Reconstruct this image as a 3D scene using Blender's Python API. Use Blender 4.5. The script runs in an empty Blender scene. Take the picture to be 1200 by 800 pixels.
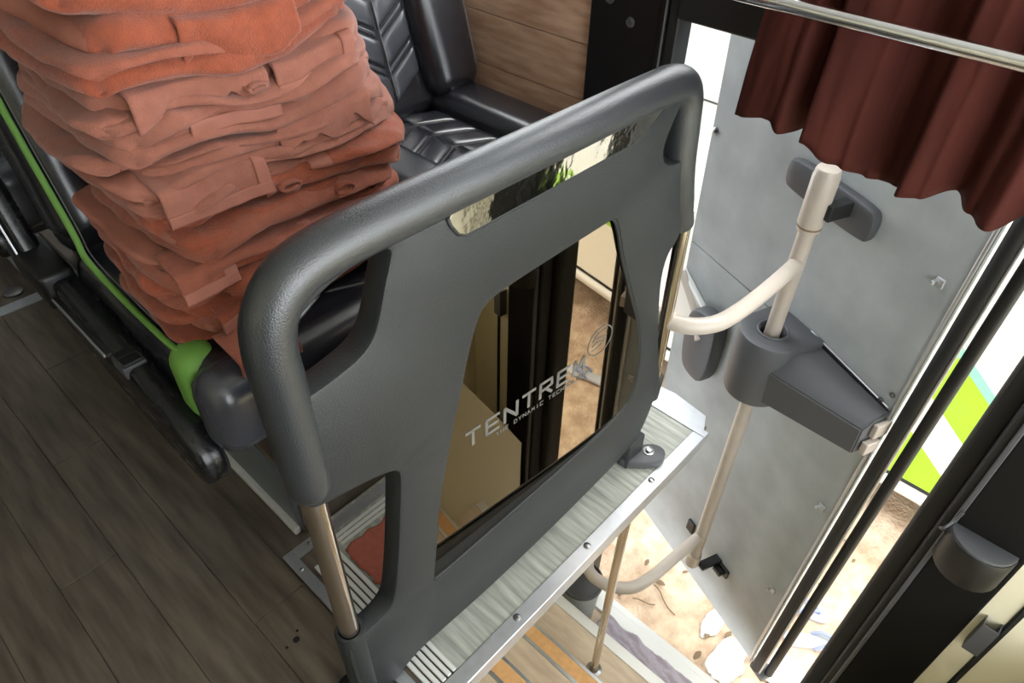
import bpy, bmesh, math, random
from mathutils import Vector, Matrix, noise
random.seed(7)
D = bpy.data
C = bpy.context.scene.collection
sc = bpy.context.scene

# ------------------------------------------------------------------ camera
cam = D.objects.new('camera', D.cameras.new('camera')); C.objects.link(cam); sc.camera = cam
cam.data.lens = 24.85; cam.data.sensor_width = 36.0; cam.data.clip_start = 0.02
_r = Vector((0.68311285, -0.73009117, 0.01799215))      # image right
_d = Vector((-0.47764762, -0.46527823, -0.74523078))    # image down
_f = Vector((0.55245777, 0.50048281, -0.66656385))      # view direction
cam.matrix_world = Matrix(((_r.x, -_d.x, -_f.x, 0), (_r.y, -_d.y, -_f.y, 0), (_r.z, -_d.z, -_f.z, 1.45), (0, 0, 0, 1)))

# ------------------------------------------------------------------ world, sun, exposure
w = D.worlds.new('overcast_sky'); sc.world = w; w.use_nodes = True
bg = w.node_tree.nodes['Background']; bg.inputs[0].default_value = (0.93, 0.97, 1.0, 1); bg.inputs[1].default_value = 6.0
sun = D.objects.new('hazy_sun', D.lights.new('hazy_sun', 'SUN')); C.objects.link(sun)
sun.data.energy = 3.5; sun.data.angle = math.radians(40); sun.data.color = (1.0, 0.95, 0.88)
sun.rotation_euler = Vector((0.40, -0.16, 0.90)).to_track_quat('Z', 'Y').to_euler()
sc.view_settings.view_transform = 'Standard'; sc.view_settings.look = 'None'
sc.view_settings.gamma = 1.0; sc.view_settings.use_curve_mapping = False
sc.view_settings.exposure = 0.2

# ------------------------------------------------------------------ helpers: materials
def lin(c):
    return tuple(((v/255)/12.92 if v/255 <= 0.04045 else ((v/255+0.055)/1.055)**2.4) for v in c) + (1,)

def mat(name, rgb, rough=0.5, metal=0.0, var=0.0, vscale=30, bump=0.0, bscale=200, sheen=0.0, coat=0.0, stretch=(1, 1, 1), rgb2=None, spec=None, rvar=0.0, bdist=0.004):
    m = D.materials.new(name); m.use_nodes = True
    nt = m.node_tree; n = nt.nodes; l = nt.links; b = n['Principled BSDF']
    b.inputs['Base Color'].default_value = lin(rgb); b.inputs['Roughness'].default_value = rough; b.inputs['Metallic'].default_value = metal
    if sheen: b.inputs['Sheen Weight'].default_value = sheen; b.inputs['Sheen Roughness'].default_value = 0.5
    if coat: b.inputs['Coat Weight'].default_value = coat
    if spec is not None: b.inputs['Specular IOR Level'].default_value = spec
    if var or bump or rgb2 or rvar:
        g = n.new('ShaderNodeNewGeometry'); mp = n.new('ShaderNodeMapping'); mp.inputs['Scale'].default_value = stretch
        l.new(g.outputs['Position'], mp.inputs['Vector'])
    if var or rgb2 or rvar:
        t = n.new('ShaderNodeTexNoise'); t.inputs['Scale'].default_value = vscale; t.inputs['Detail'].default_value = 5
        l.new(mp.outputs[0], t.inputs['Vector'])
    if var or rgb2:
        cr = n.new('ShaderNodeValToRGB'); cr.color_ramp.elements[0].position = 0.3; cr.color_ramp.elements[1].position = 0.7
        c2 = lin(rgb2) if rgb2 else tuple(min(1, v*(1+var)) for v in lin(rgb)[:3]) + (1,)
        c1 = lin(rgb) if rgb2 else tuple(v*(1-var) for v in lin(rgb)[:3]) + (1,)
        cr.color_ramp.elements[0].color = c1; cr.color_ramp.elements[1].color = c2
        l.new(t.outputs['Fac'], cr.inputs[0]); l.new(cr.outputs[0], b.inputs['Base Color'])
    if rvar:
        mr = n.new('ShaderNodeMapRange'); mr.inputs['To Min'].default_value = max(0.02, rough-rvar); mr.inputs['To Max'].default_value = min(1, rough+rvar)
        l.new(t.outputs['Fac'], mr.inputs[0]); l.new(mr.outputs[0], b.inputs['Roughness'])
    if bump:
        t2 = n.new('ShaderNodeTexNoise'); t2.inputs['Scale'].default_value = bscale; t2.inputs['Detail'].default_value = 3
        l.new(mp.outputs[0], t2.inputs['Vector'])
        bp = n.new('ShaderNodeBump'); bp.inputs['Strength'].default_value = bump; bp.inputs['Distance'].default_value = bdist
        l.new(t2.outputs['Fac'], bp.inputs['Height']); l.new(bp.outputs[0], b.inputs['Normal'])
    return m

M = dict(
    panel=mat('grained_grey_plastic', (37, 40, 41), 0.46, bump=0.9, bscale=480, bdist=0.0010, var=0.10, vscale=230, spec=0.5),
    rail=mat('worn_grained_rail', (40, 43, 46), 0.33, bump=0.8, bscale=480, bdist=0.0008, var=0.05, vscale=300, spec=0.95),
    chromeneutral=mat('bright_chrome', (228, 229, 232), 0.14, 1.0),
    chrome=mat('polished_steel', (205, 196, 182), 0.16, 1.0),
    brushed=mat('brushed_steel', (190, 186, 180), 0.28, 1.0),
    mirror=mat('bronze_mirror', (138, 126, 108), 0.015, 1.0),
    strip=mat('silver_foil_strip', (158, 155, 148), 0.07, 1.0, bump=0.25, bscale=22),
    print=mat('silver_print', (104, 103, 97), 0.6),
    leather=mat('black_leather', (27, 28, 34), 0.27, spec=0.9, bump=0.3, bscale=400, bdist=0.0004),
    leather2=mat('grey_leather', (56, 58, 66), 0.27, spec=0.9, bump=0.3, bscale=400, bdist=0.0004),
    green=mat('green_leather', (112, 162, 72), 0.5, bump=0.1, bscale=300),
    stitch=mat('pale_thread', (112, 112, 114), 0.8),
    shell=mat('black_glossy_plastic', (20, 21, 23), 0.25, rvar=0.1, vscale=15, stretch=(8, 1, 8)),
    black=mat('black_plastic', (15, 15, 16), 0.42, bump=0.08, bscale=240),
    pillar=mat('black_pillar_cover', (17, 16, 14), 0.75, spec=0.15, bump=0.3, bscale=240, bdist=0.0006),
    blackmatt=mat('black_rubber', (22, 23, 24), 0.6),
    grey=mat('dark_grey_plastic', (74, 75, 78), 0.5, bump=0.3, bscale=300, bdist=0.0006),
    rust=mat('rust_fleece', (146, 72, 46), 0.95, var=0.14, vscale=90, bump=0.6, bscale=420, sheen=0.25),
    dusty=mat('dusty_pink_fleece', (148, 92, 75), 0.95, var=0.09, vscale=70, bump=0.35, bscale=420, sheen=0.2),
    rosy=mat('terracotta_fleece', (144, 80, 60), 0.95, var=0.11, vscale=80, bump=0.45, bscale=420, sheen=0.2),
    hem=mat('rose_hem_band', (156, 98, 82), 0.8, var=0.05, vscale=40, bump=0.12, bscale=300),
    vinyl=mat('brown_wood_vinyl', (68, 60, 51), 0.40, rgb2=(106, 95, 82), vscale=6, stretch=(7, 0.8, 1), bump=0.06, bscale=60, rvar=0.08),
    platform=mat('grey_wood_vinyl', (126, 128, 120), 0.45, rgb2=(178, 180, 170), vscale=9, stretch=(9, 0.7, 1), bump=0.06, bscale=80),
    tread=mat('beige_wood_vinyl', (190, 168, 144), 0.55, rgb2=(222, 204, 180), vscale=7, stretch=(5, 1, 1)),
    wood=mat('oak_wall_laminate', (166, 130, 104), 0.42, rgb2=(208, 174, 148), vscale=7, stretch=(1, 1.3, 9), bump=0.05, bscale=60),
    alu=mat('aluminium', (205, 208, 212), 0.36, 0.85, var=0.05, vscale=50),
    aluw=mat('white_aluminium', (226, 226, 222), 0.45, 0.3),
    orange=mat('orange_grip_strip', (222, 172, 116), 0.8, var=0.1, vscale=60),
    cream=mat('cream_wall_panel', (222, 215, 188), 0.55),
    doorgrey=mat('door_grey_sheet', (160, 165, 166), 0.5, var=0.12, vscale=9, bump=0.08, bscale=160, rvar=0.08),
    polepaint=mat('beige_painted_pole', (178, 168, 157), 0.34, var=0.04, vscale=20),
    curtain=mat('maroon_curtain', (66, 29, 23), 0.85, var=0.2, vscale=14, stretch=(1, 1, 0.3), spec=0.15),
    sand=mat('sandy_ground', (176, 148, 124), 0.95, rgb2=(222, 198, 174), vscale=13, bump=0.9, bscale=60, bdist=0.012),
    buswhite=mat('white_bus_paint', (240, 240, 232), 0.25, coat=0.3),
    buslime=mat('lime_bus_paint', (150, 206, 40), 0.25, coat=0.3),
    busteal=mat('mint_bus_paint', (130, 226, 176), 0.25, coat=0.3),
    bagw=mat('white_plastic_film', (208, 210, 210), 0.35),
    sandal=mat('white_foam_sole', (186, 188, 198), 0.7),
    strap=mat('lilac_rubber_strap', (140, 148, 190), 0.5),
    cloth=mat('grey_lilac_cloth', (176, 168, 178), 0.9, var=0.1, vscale=40, bump=0.3, bscale=300),
    redcloth=mat('brick_red_cloth', (166, 92, 76), 0.9, var=0.1, vscale=60),
    ceil=mat('pale_ceiling_lining', (206, 206, 202), 0.8),
    greyface=mat('grey_side_sheet', (120, 126, 130), 0.5, 0.3),
    screw=mat('screw_steel', (150, 150, 150), 0.3, 1.0),
    twig=mat('dry_twig', (120, 100, 80), 0.9),
    darkhole=mat('dark_stain', (20, 16, 14), 0.9),
)

# ------------------------------------------------------------------ helpers: objects
def obj(name, me, m=None, parent=None, smooth=False, auto=None):
    o = D.objects.new(name, me); C.objects.link(o)
    if m is not None:
        me.materials.clear(); me.materials.append(M[m])
    if smooth:
        for p in me.polygons: p.use_smooth = True
    if auto is not None:
        for p in me.polygons: p.use_smooth = True
        me.set_sharp_from_angle(angle=math.radians(auto))
    if parent is not None: o.parent = parent
    return o
def tag(o, label, cat, group=None):
    o['label'] = label; o['category'] = cat
    if group: o['group'] = group
    return o
def st(o, label=None):
    o['kind'] = 'structure'
    if label: o['label'] = label
    return o
def empty(name, loc=(0, 0, 0), rz=0.0):
    o = D.objects.new(name, None); C.objects.link(o); o.location = loc; o.rotation_euler = (0, 0, rz); o.empty_display_size = 0.05
    return o
def fin(bm, name='mesh'):
    me = D.meshes.new(name); bm.normal_update(); bm.to_mesh(me); bm.free(); return me
def add_box(bm, a, b):
    r = bmesh.ops.create_cube(bm, size=1)
    for v in r['verts']:
        v.co = Vector(((a[i]+b[i])/2 + v.co[i]*(b[i]-a[i]) for i in range(3)))
    return r['verts']
def box(a, b, bev=0.0, seg=2):
    bm = bmesh.new(); add_box(bm, a, b)
    if bev: bmesh.ops.bevel(bm, geom=bm.edges[:], offset=bev, segments=seg, profile=0.5, affect='EDGES')
    return fin(bm)
def boxes(lst, bev=0.0):
    bm = bmesh.new()
    for a, b in lst: add_box(bm, a, b)
    if bev: bmesh.ops.bevel(bm, geom=bm.edges[:], offset=bev, segments=1, affect='EDGES')
    return fin(bm)
def smoothpath(pts, n=6):
    P = [Vector(p) for p in pts]; out = []
    for i in range(len(P)-1):
        p0 = P[max(0, i-1)]; p1 = P[i]; p2 = P[i+1]; p3 = P[min(len(P)-1, i+2)]
        for k in range(n):
            t = k/n
            out.append(0.5*((2*p1) + (-p0+p2)*t + (2*p0-5*p1+4*p2-p3)*t*t + (-p0+3*p1-3*p2+p3)*t**3))
    out.append(P[-1]); return out
def add_tube(bm, pts, r, n=14, caps=True):
    P = [Vector(p) for p in pts]; rings = []; up = None
    for i, p in enumerate(P):
        d = (P[min(i+1, len(P)-1)] - P[max(i-1, 0)]).normalized()
        if up is None:
            up = Vector((0, 0, 1)) if abs(d.z) < 0.9 else Vector((1, 0, 0))
        s = d.cross(up).normalized(); up = s.cross(d).normalized()
        rr = r[i] if isinstance(r, (list, tuple)) else r
        rings.append([bm.verts.new(p + (s*math.cos(a) + up*math.sin(a))*rr) for a in [2*math.pi*k/n for k in range(n)]])
    for a, b in zip(rings, rings[1:]):
        for k in range(n): bm.faces.new((a[k], a[(k+1) % n], b[(k+1) % n], b[k]))
    if caps:
        bm.faces.new(rings[0][::-1]); bm.faces.new(rings[-1])
def tube(pts, r, n=14):
    bm = bmesh.new(); add_tube(bm, pts, r, n); bmesh.ops.recalc_face_normals(bm, faces=bm.faces[:]); return fin(bm)
def lathe(prof, n=28):
    bm = bmesh.new(); rings = []
    for r, z in prof: rings.append([bm.verts.new((r*math.cos(2*math.pi*k/n), r*math.sin(2*math.pi*k/n), z)) for k in range(n)])
    for a, b in zip(rings, rings[1:]):
        for k in range(n): bm.faces.new((a[k], a[(k+1) % n], b[(k+1) % n], b[k]))
    bm.faces.new(rings[0][::-1]); bm.faces.new(rings[-1])
    bmesh.ops.recalc_face_normals(bm, faces=bm.faces[:]); return fin(bm)
def chaikin(P, it=2):
    for _ in range(it):
        Q = []
        for i in range(len(P)):
            a = P[i]; b = P[(i+1) % len(P)]
            Q += [(a[0]*.75+b[0]*.25, a[1]*.75+b[1]*.25), (a[0]*.25+b[0]*.75, a[1]*.25+b[1]*.75)]
        P = Q
    return P
def plate(loops, half, bev=0.0, upright=True):
    """a sheet with holes: loops of 2-D points (outer first), half its thickness, rounded rims; upright puts it in the x-z plane"""
    from mathutils.geometry import delaunay_2d_cdt
    def area(L): return sum(L[i][0]*L[(i+1) % len(L)][1]-L[(i+1) % len(L)][0]*L[i][1] for i in range(len(L)))/2
    LL = []
    for k, L in enumerate(loops):
        L = [p for i, p in enumerate(L) if (Vector(p)-Vector(L[i-1])).length > 1e-5]
        if (area(L) > 0) != (k == 0): L = L[::-1]        # outer counter-clockwise, holes clockwise: material on the left
        LL.append(L)
    def inset(L, d):
        out = []
        for i in range(len(L)):
            a0 = Vector(L[i-1]); b0 = Vector(L[i]); c0 = Vector(L[(i+1) % len(L)])
            n1 = (b0-a0).normalized(); n2 = (c0-b0).normalized()
            m1 = Vector((-n1.y, n1.x)); m2 = Vector((-n2.y, n2.x)); mm = m1+m2
            mm = mm/max(0.35, mm.length_squared)*2 if mm.length > 1e-6 else m1
            out.append(b0+mm*d)
        return out
    steps = [(0.0, -half+bev), (bev*0.3, -half+bev*0.3), (bev, -half)] if bev > 0 else [(0.0, -half)]
    bm = bmesh.new(); rims = []
    for L in LL:
        rings = []
        for d, zz in steps[::-1]: rings.append([bm.verts.new((p[0], p[1], -zz)) for p in inset(L, d)])      # top
        for d, zz in steps: rings.append([bm.verts.new((p[0], p[1], zz)) for p in inset(L, d)])
        for r0, r1 in zip(rings, rings[1:]):
            for k in range(len(L)):
                q = (r0[k], r1[k], r1[(k+1) % len(L)], r0[(k+1) % len(L)])
                try: bm.faces.new(q)
                except ValueError: pass
        rims.append((rings[0], rings[-1]))
    for side in (0, 1):
        vs = []; es = []; ref = []
        for r in rims:
            base = len(vs); R_ = r[side]
            vs += [Vector((v.co.x, v.co.y)) for v in R_]; ref += R_
            es += [(base+i, base+(i+1) % len(R_)) for i in range(len(R_))]
        V, E_, F_, ov, oe, of = delaunay_2d_cdt(vs, es, [], 0, 1e-7)
        new = [ref[o_[0]] if len(o_) else bm.verts.new((V[i].x, V[i].y, R_[0].co.z)) for i, o_ in enumerate(ov)]
        def inside(px, py):
            c_ = False
            for (i0, i1) in es:
                p0 = vs[i0]; p1 = vs[i1]
                if (p0.y > py) != (p1.y > py) and px < (p1.x-p0.x)*(py-p0.y)/(p1.y-p0.y)+p0.x: c_ = not c_
            return c_
        for f in F_:
            if not inside(sum(V[i].x for i in f)/len(f), sum(V[i].y for i in f)/len(f)): continue
            try: bm.faces.new([new[i] for i in (f if side == 0 else f[::-1])])
            except ValueError: pass
    bmesh.ops.recalc_face_normals(bm, faces=bm.faces[:])
    if upright: bmesh.ops.transform(bm, matrix=Matrix.Rotation(math.pi/2, 4, 'X'), verts=bm.verts[:])
    return fin(bm)
def surf(f, nu, nv):
    bm = bmesh.new(); g = [[bm.verts.new(f(i/nu, j/nv)) for j in range(nv+1)] for i in range(nu+1)]
    for i in range(nu):
        for j in range(nv): bm.faces.new((g[i][j], g[i+1][j], g[i+1][j+1], g[i][j+1]))
    return bm
def solid(bm, th):
    bmesh.ops.recalc_face_normals(bm, faces=bm.faces[:])
    bmesh.ops.solidify(bm, geom=bm.faces[:], thickness=th); return fin(bm)
def N(x, y, z=0.0): return noise.noise(Vector((x, y, z)))

# ================================================================== THE SETTING
WX = 1.32                       # inner face of the door-side wall
fl = st(obj('floor', boxes([((-1.2, -1.6, -0.06), (0.295, 4.2, -0.004)), ((0.295, 0.47, -0.06), (WX, 4.2, -0.004)), ((0.295, -1.6, -0.06), (0.40, 0.47, -0.004))]), 'vinyl'), 'brown wood-look vinyl aisle floor')
for ci in range(-3, 5):
    x1 = 0.293 - 0.125*(4-ci) + 0.0; x0 = x1 - 0.1235
    y = -0.6 + 0.37*((ci*7) % 3)
    while y < 3.4:
        y1 = y + 1.1
        obj('plank', box((x0, y, -0.004), (x1, y1-0.0015, 0.0), 0.0008, 1), 'vinyl', fl); y = y1
pf = st(obj('trim_1', box((0.398, 0.472, -0.05), (WX-0.02, 0.968, 0.002)), 'platform'), 'grey wood-look platform in front of the seats')
# aluminium edge of the platform over the stairwell
ed = st(obj('trim_2', boxes([((0.36, 0.452, -0.045), (1.30, 0.472, 0.004)), ((0.36, 0.452, 0.0), (1.30, 0.487, 0.0045))], 0.0015), 'alu'), 'aluminium edging along the platform')
for x in (0.56, 0.80, 1.06):
    s = obj('screw', lathe([(0.0085, 0), (0.0085, 0.002), (0.006, 0.0035), (0.001, 0.0035)], 14), 'screw', ed, auto=40); s.location = (x, 0.474, 0.0045)
rr = obj('edge_end', plate([[(1.275, 0.455), (1.345, 0.49), (1.36, 0.60), (1.345, 0.70), (1.275, 0.70)]], 0.003, 0.001, upright=False), 'alu', ed)
rr.location = (0, 0, 0.004)
# wide ribbed aluminium frame of the floor hatch
hf = st(obj('trim_3', boxes([((0.297, 0.465, -0.002), (0.322, 0.958, 0.004)), ((0.322, 0.928, -0.002), (WX-0.03, 0.958, 0.004))], 0.001), 'alu'), 'aluminium frame set into the floor')
for k in range(5):
    obj('rib', box((0.332+k*0.014, 0.49, -0.001), (0.342+k*0.014, 0.885, 0.0045), 0.0012, 1), 'aluw', hf)
for k in range(3):
    obj('rib', box((0.41, 0.885+k*0.013, -0.001), (WX-0.03, 0.894+k*0.013, 0.0045), 0.0012, 1), 'aluw', hf)
for p in ((0.309, 0.90), (0.309, 0.72), (0.36, 0.944)):
    s = obj('screw', lathe([(0.005, 0), (0.005, 0.001), (0.003, 0.002)], 10), 'screw', hf); s.location = (p[0], p[1], 0.004)
# podium under the seats
po = st(obj('wall_podium', box((0.375, 0.972, -0.004), (WX-0.002, 4.1, 0.20), 0.004), 'vinyl'), 'low podium under the seats')
obj('side_sheet', box((0.366, 0.985, 0.0), (0.3755, 4.0, 0.19)), 'greyface', po)
obj('foot_trim', box((0.352, 0.985, 0.0), (0.367, 4.0, 0.022), 0.002, 1), 'aluw', po)
# far hatch frame in the aisle
fh = st(obj('trim_4', boxes([((-0.3, 2.315, 0.0), (0.335, 2.36, 0.006)), ((0.295, 2.36, 0.0), (0.335, 3.3, 0.006))], 0.001), 'alu'), 'aluminium frame of the far aisle hatch')
s = obj('lift_ring', lathe([(0.03, 0), (0.03, 0.006), (0.02, 0.01), (0.004, 0.01)], 16), 'screw', fh, auto=40); s.location = (0.24, 2.42, 0.0)
# screw holes and stains in the aisle floor
for (x, y, r) in ((0.21, 0.775, 0.007), (0.222, 0.79, 0.003), (0.187, 0.775, 0.003)):
    o = obj('screw_hole', lathe([(r, 0), (r*0.9, 0.0006), (0.0005, 0.0006)], 12), 'darkhole', fl); o.location = (x, y, 0.0)

# stairwell
sw = st(empty('stairs'), 'stairs going down from the aisle to the door')
TR = [(0.40, 0.625, -0.44), (0.625, 0.852, -0.69), (0.852, 1.09, -0.93), (1.09, 1.26, -1.16)]
zprev = -0.2
for k, (x0, x1, z) in enumerate(TR):
    obj('tread', box((x0-0.01, -0.44, z-0.03), (x1-0.01, 0.80, z)), 'tread', sw)
    obj('riser', box((x0-0.03, -0.44, z), (x0-0.012, 0.80, zprev-0.03)), 'cream', sw); zprev = z
    if k < 2:
        obj('nosing', boxes([((x1-0.058, -0.44, z-0.012), (x1-0.046, 0.80, z+0.003)), ((x1-0.006, -0.44, z-0.03), (x1+0.004, 0.80, z+0.003))], 0.001), 'alu', sw)
        obj('grip_strip', box((x1-0.046, -0.44, z-0.01), (x1-0.006, 0.80, z+0.002)), 'orange', sw)
    elif k == 2:
        obj('nosing', box((x1-0.035, -0.44, z-0.04), (x1+0.004, 0.80, z+0.004), 0.002, 1), 'aluw', sw)
obj('sill', boxes([((1.25, -0.44, -1.2), (1.30, 0.82, -1.145)), ((1.30, -0.12, -1.2), (1.335, 0.82, -1.165))], 0.003), 'aluw', sw)
obj('side_wall', box((0.38, 0.80, -1.25), (WX, 0.83, -0.06)), 'cream', sw)
obj('side_wall', box((0.38, -0.48, -1.25), (1.30, -0.45, -0.004)), 'cream', sw)
o = obj('mirrored_side_wall', plate([[(0.38, -0.06), (0.38, -1.24), (1.29, -1.24), (1.29, -0.72), (1.15, -0.45), (1.0, -0.18), (0.86, -0.06)]], 0.012, 0.003), 'cream', sw); o.location = (0, -0.15, 0)  # added cream plate, cut low out of view, for the mirror to reflect
obj('under_floor', box((0.36, -0.48, -1.25), (0.378, 0.80, -0.06)), 'cream', sw)

# door-side wall with its oak boards
wr = st(obj('wall_right', boxes([((WX+0.012, 0.98, -1.2), (WX+0.06, 4.2, 1.02)), ((WX, 0.74, -1.2), (WX+0.05, 0.82, -0.06)), ((WX+0.012, 0.98, 1.92), (WX+0.06, 4.2, 2.0)), ((WX+0.012, 2.3, 1.02), (WX+0.06, 2.4, 1.92))]), 'black'), 'door-side wall of the bus with oak boards')
zb = 0.20
for zt in (0.35, 0.49, 0.625, 0.757, 0.885, 1.02):
    for ya, yb in ((0.982, 2.1), (2.102, 3.3)):
        obj('board', box((WX, ya, zb+0.001), (WX+0.012, yb, zt-0.001), 0.0012, 1), 'wood', wr)
    zb = zt
bp = st(obj('trim_5', boxes([((WX-0.012, 0.80, 0.0), (WX+0.05, 0.98, 2.0)), ((WX-0.02, 0.785, 0.0), (WX+0.05, 0.80, 2.0))], 0.003), 'black'), 'black pillar cover between the oak boards and the door')
for (y, z) in ((0.93, 1.0), (0.872, 0.965), (0.872, 0.60)):
    s = obj('screw', lathe([(0.011, 0), (0.011, 0.002), (0.007, 0.004), (0.0062, 0.002), (0.0005, 0.002)], 16), 'grey', bp, auto=40); s.location = (WX-0.012, y, z); s.rotation_euler = (0, -math.pi/2, 0)
jm = st(obj('trim_6', boxes([((WX-0.01, 0.758, 0.0), (WX+0.045, 0.786, 2.0)), ((WX+0.0, 0.758, -1.2), (WX+0.045, 0.80, 0.0)), ((WX-0.025, -0.3, 1.0), (WX+0.06, 0.758, 1.075)), ((WX-0.045, -0.3, 1.075), (WX+0.06, 0.785, 1.10))], 0.004), 'blackmatt'), 'black frame around the door opening')
obj('rain_strip', box((WX-0.051, -0.3, 1.080), (WX-0.044, 0.76, 1.088)), 'cream', jm)
st(obj('trim_7', boxes([((WX-0.02, -0.3, 1.90), (WX+0.06, 0.785, 2.0))]), 'black'), 'head of the window over the door')
# pillar on the front side of the door
fp = st(obj('wall_front_pillar', box((WX-0.02, -0.255, -1.2), (WX+0.03, -0.115, 1.75), 0.006), 'pillar'), 'black pillar on the front side of the door')
obj('reveal', box((WX+0.03, -0.10, -1.2), (WX+0.10, -0.05, 1.75), 0.012, 3), 'blackmatt', fp)
obj('reveal_sheet', box((WX-0.012, -0.118, -1.2), (WX+0.09, -0.092, 1.75), 0.003, 1), 'blackmatt', fp)
obj('edge_strip', box((WX-0.024, -0.118, -1.2), (WX-0.012, -0.108, 1.75), 0.002, 1), 'grey', fp)
cw = st(obj('wall_front_cream', boxes([((WX-0.012, -0.305, -1.25), (WX+0.03, -0.255, 0.95)), ((WX-0.012, -1.6, -1.25), (WX+0.03, -0.318, 0.95))]), 'cream'), 'cream panel in front of the black pillar')
obj('gasket', boxes([((WX-0.016, -0.318, -1.25), (WX+0.02, -0.305, 0.95)), ((WX-0.019, -0.314, -1.25), (WX-0.014, -0.309, 0.95))]), 'blackmatt', cw)
obj('clip', boxes([((WX-0.040, -0.303, -0.15), (WX-0.012, -0.300, -0.04)), ((WX-0.040, -0.272, -0.15), (WX-0.012, -0.269, -0.04)), ((WX-0.043, -0.303, -0.15), (WX-0.040, -0.269, -0.04))], 0.0008), 'grey', cw)
# the rest of the shell, out of frame, that shades the inside
st(obj('wall_left', boxes([((-1.25, -0.7, -0.1), (-1.2, 4.2, 2.0)), ((-1.25, -1.6, -0.1), (-1.2, -0.7, 0.65)), ((-1.25, -1.6, 1.75), (-1.2, -0.7, 2.0))]), 'cream'), 'far side wall of the bus')  # unseen; closed beside the seats to cut side light, open at the front
st(obj('wall_back', box((-1.25, 4.2, -0.1), (WX+0.06, 4.25, 2.0)), 'grey'), 'rear end of the cabin')
st(obj('wall_front', boxes([((-1.25, -1.65, -1.2), (WX+0.06, -1.6, 0.3)), ((-1.25, -1.65, 1.85), (WX+0.06, -1.6, 2.0))]), 'cream'), 'front end of the bus below the windscreen')
st(obj('wall_light_block', box((-1.2, -0.62, 0.0), (-0.32, -0.58, 1.55)), 'black'), 'added unseen dark screen that blocks front light from the aisle')  # unseen screen added to keep front daylight off the passenger side
st(obj('ceiling', box((-1.25, -1.65, 2.0), (WX+0.06, 4.25, 2.04)), 'ceil'), 'pale ceiling of the bus')
st(obj('ground', fin(surf(lambda u, v: Vector((0.9+u*9, -4+v*10, -1.5 + 0.010*N(u*60, v*66) + 0.016*N(u*13, v*15, 3))), 140, 140)), 'sand', smooth=True), 'sandy ground outside the door')

# ================================================================== THE PARTITION
PT = tag(empty('partition_panel', (0.244, 0.56, 0.0), -math.atan(0.02)), 'dark grey moulded partition with a bronze mirror and grab rail before the seats', 'partition')
outline = [(0.0, 0.94), (0.008, 0.972), (0.035, 0.998), (0.09, 1.008), (0.16, 1.01), (0.40, 1.011), (0.70, 1.012), (0.775, 1.008), (0.797, 0.985), (0.806, 0.92), (0.818, 0.82), (0.838, 0.70),
    (0.826, 0.682), (0.804, 0.665), (0.797, 0.62), (0.805, 0.56), (0.835, 0.43), (0.862, 0.34), (0.882, 0.275), (0.886, 0.24), (0.875, 0.19), (0.852, 0.12), (0.815, 0.085), (0.76, 0.068), (0.648, 0.053), (0.467, 0.034), (0.304, 0.028), (0.20, 0.032), (0.125, 0.036), (0.09, 0.026), (0.062, 0.008), (0.04, 0.004), (-0.022, 0.004),
    (-0.022, 0.10), (-0.022, 0.25), (-0.012, 0.256), (0.02, 0.256), (0.05, 0.258), (0.074, 0.27), (0.085, 0.295), (0.098, 0.36), (0.109, 0.426), (0.122, 0.52), (0.131, 0.585), (0.128, 0.606), (0.105, 0.618), (0.06, 0.632), (0.018, 0.64), (-0.012, 0.648), (-0.022, 0.67), (-0.015, 0.75), (-0.008, 0.85)]
hole1 = [(0.162, 0.985), (0.14, 0.988), (0.10, 0.985), (0.05, 0.968), (0.022, 0.945), (0.012, 0.92), (0.008, 0.88), (0.006, 0.846), (0.008, 0.842), (0.035, 0.843), (0.067, 0.848), (0.10, 0.856), (0.12, 0.872), (0.133, 0.90), (0.144, 0.935), (0.156, 0.965)]
hole2 = [(0.762, 1.0), (0.776, 0.994), (0.782, 0.975), (0.794, 0.92), (0.803, 0.885), (0.795, 0.872), (0.770, 0.870), (0.735, 0.882), (0.722, 0.905), (0.724, 0.93), (0.742, 0.965)]
mir = [(0.605, 0.834), (0.58, 0.833), (0.48, 0.831), (0.38, 0.828), (0.325, 0.824), (0.303, 0.812), (0.289, 0.785), (0.274, 0.74), (0.259, 0.685), (0.225, 0.56), (0.198, 0.443), (0.184, 0.33), (0.172, 0.25), (0.172, 0.236), (0.188, 0.231), (0.25, 0.232), (0.383, 0.235), (0.569, 0.240), (0.70, 0.253), (0.738, 0.266), (0.765, 0.29), (0.776, 0.33), (0.77, 0.424), (0.74, 0.535), (0.70, 0.62), (0.65, 0.73), (0.622, 0.81)]
body = plate([chaikin(outline), chaikin(hole1), chaikin(hole2, 1), chaikin(mir, 1)], 0.021, 0.006)
b = obj('frame_moulding', body, 'panel', PT, auto=40); b.location = (0, 0.021, 0)
railpath = smoothpath([(0, 0.022, 0.655), (0, 0.022, 0.72), (0, 0.022, 0.86), (0.0, 0.022, 0.92), (0.012, 0.022, 0.965), (0.045, 0.022, 0.998), (0.10, 0.022, 1.009), (0.20, 0.022, 1.011), (0.45, 0.022, 1.011), (0.68, 0.022, 1.012), (0.755, 0.022, 1.008), (0.788, 0.022, 0.985), (0.80, 0.022, 0.93), (0.814, 0.022, 0.84), (0.84, 0.022, 0.755), (0.866, 0.02, 0.70)], 6)
nr = len(railpath)
rads = [0.031 if 3 < i < nr-8 else (0.026 if i <= 3 else 0.031-0.0009*(i-(nr-8))) for i in range(nr)]
rads[0] = 0.02; rads[1] = 0.026; rads[2] = 0.029; rads[3] = 0.0305
obj('top_rail', tube(railpath, rads, 24), 'rail', PT, auto=50)
obj('aisle_pole', tube([(0.0, 0.022, 0.0), (0.0, 0.022, 0.66)], 0.0175, 24), 'chrome', PT, auto=50)
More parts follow.
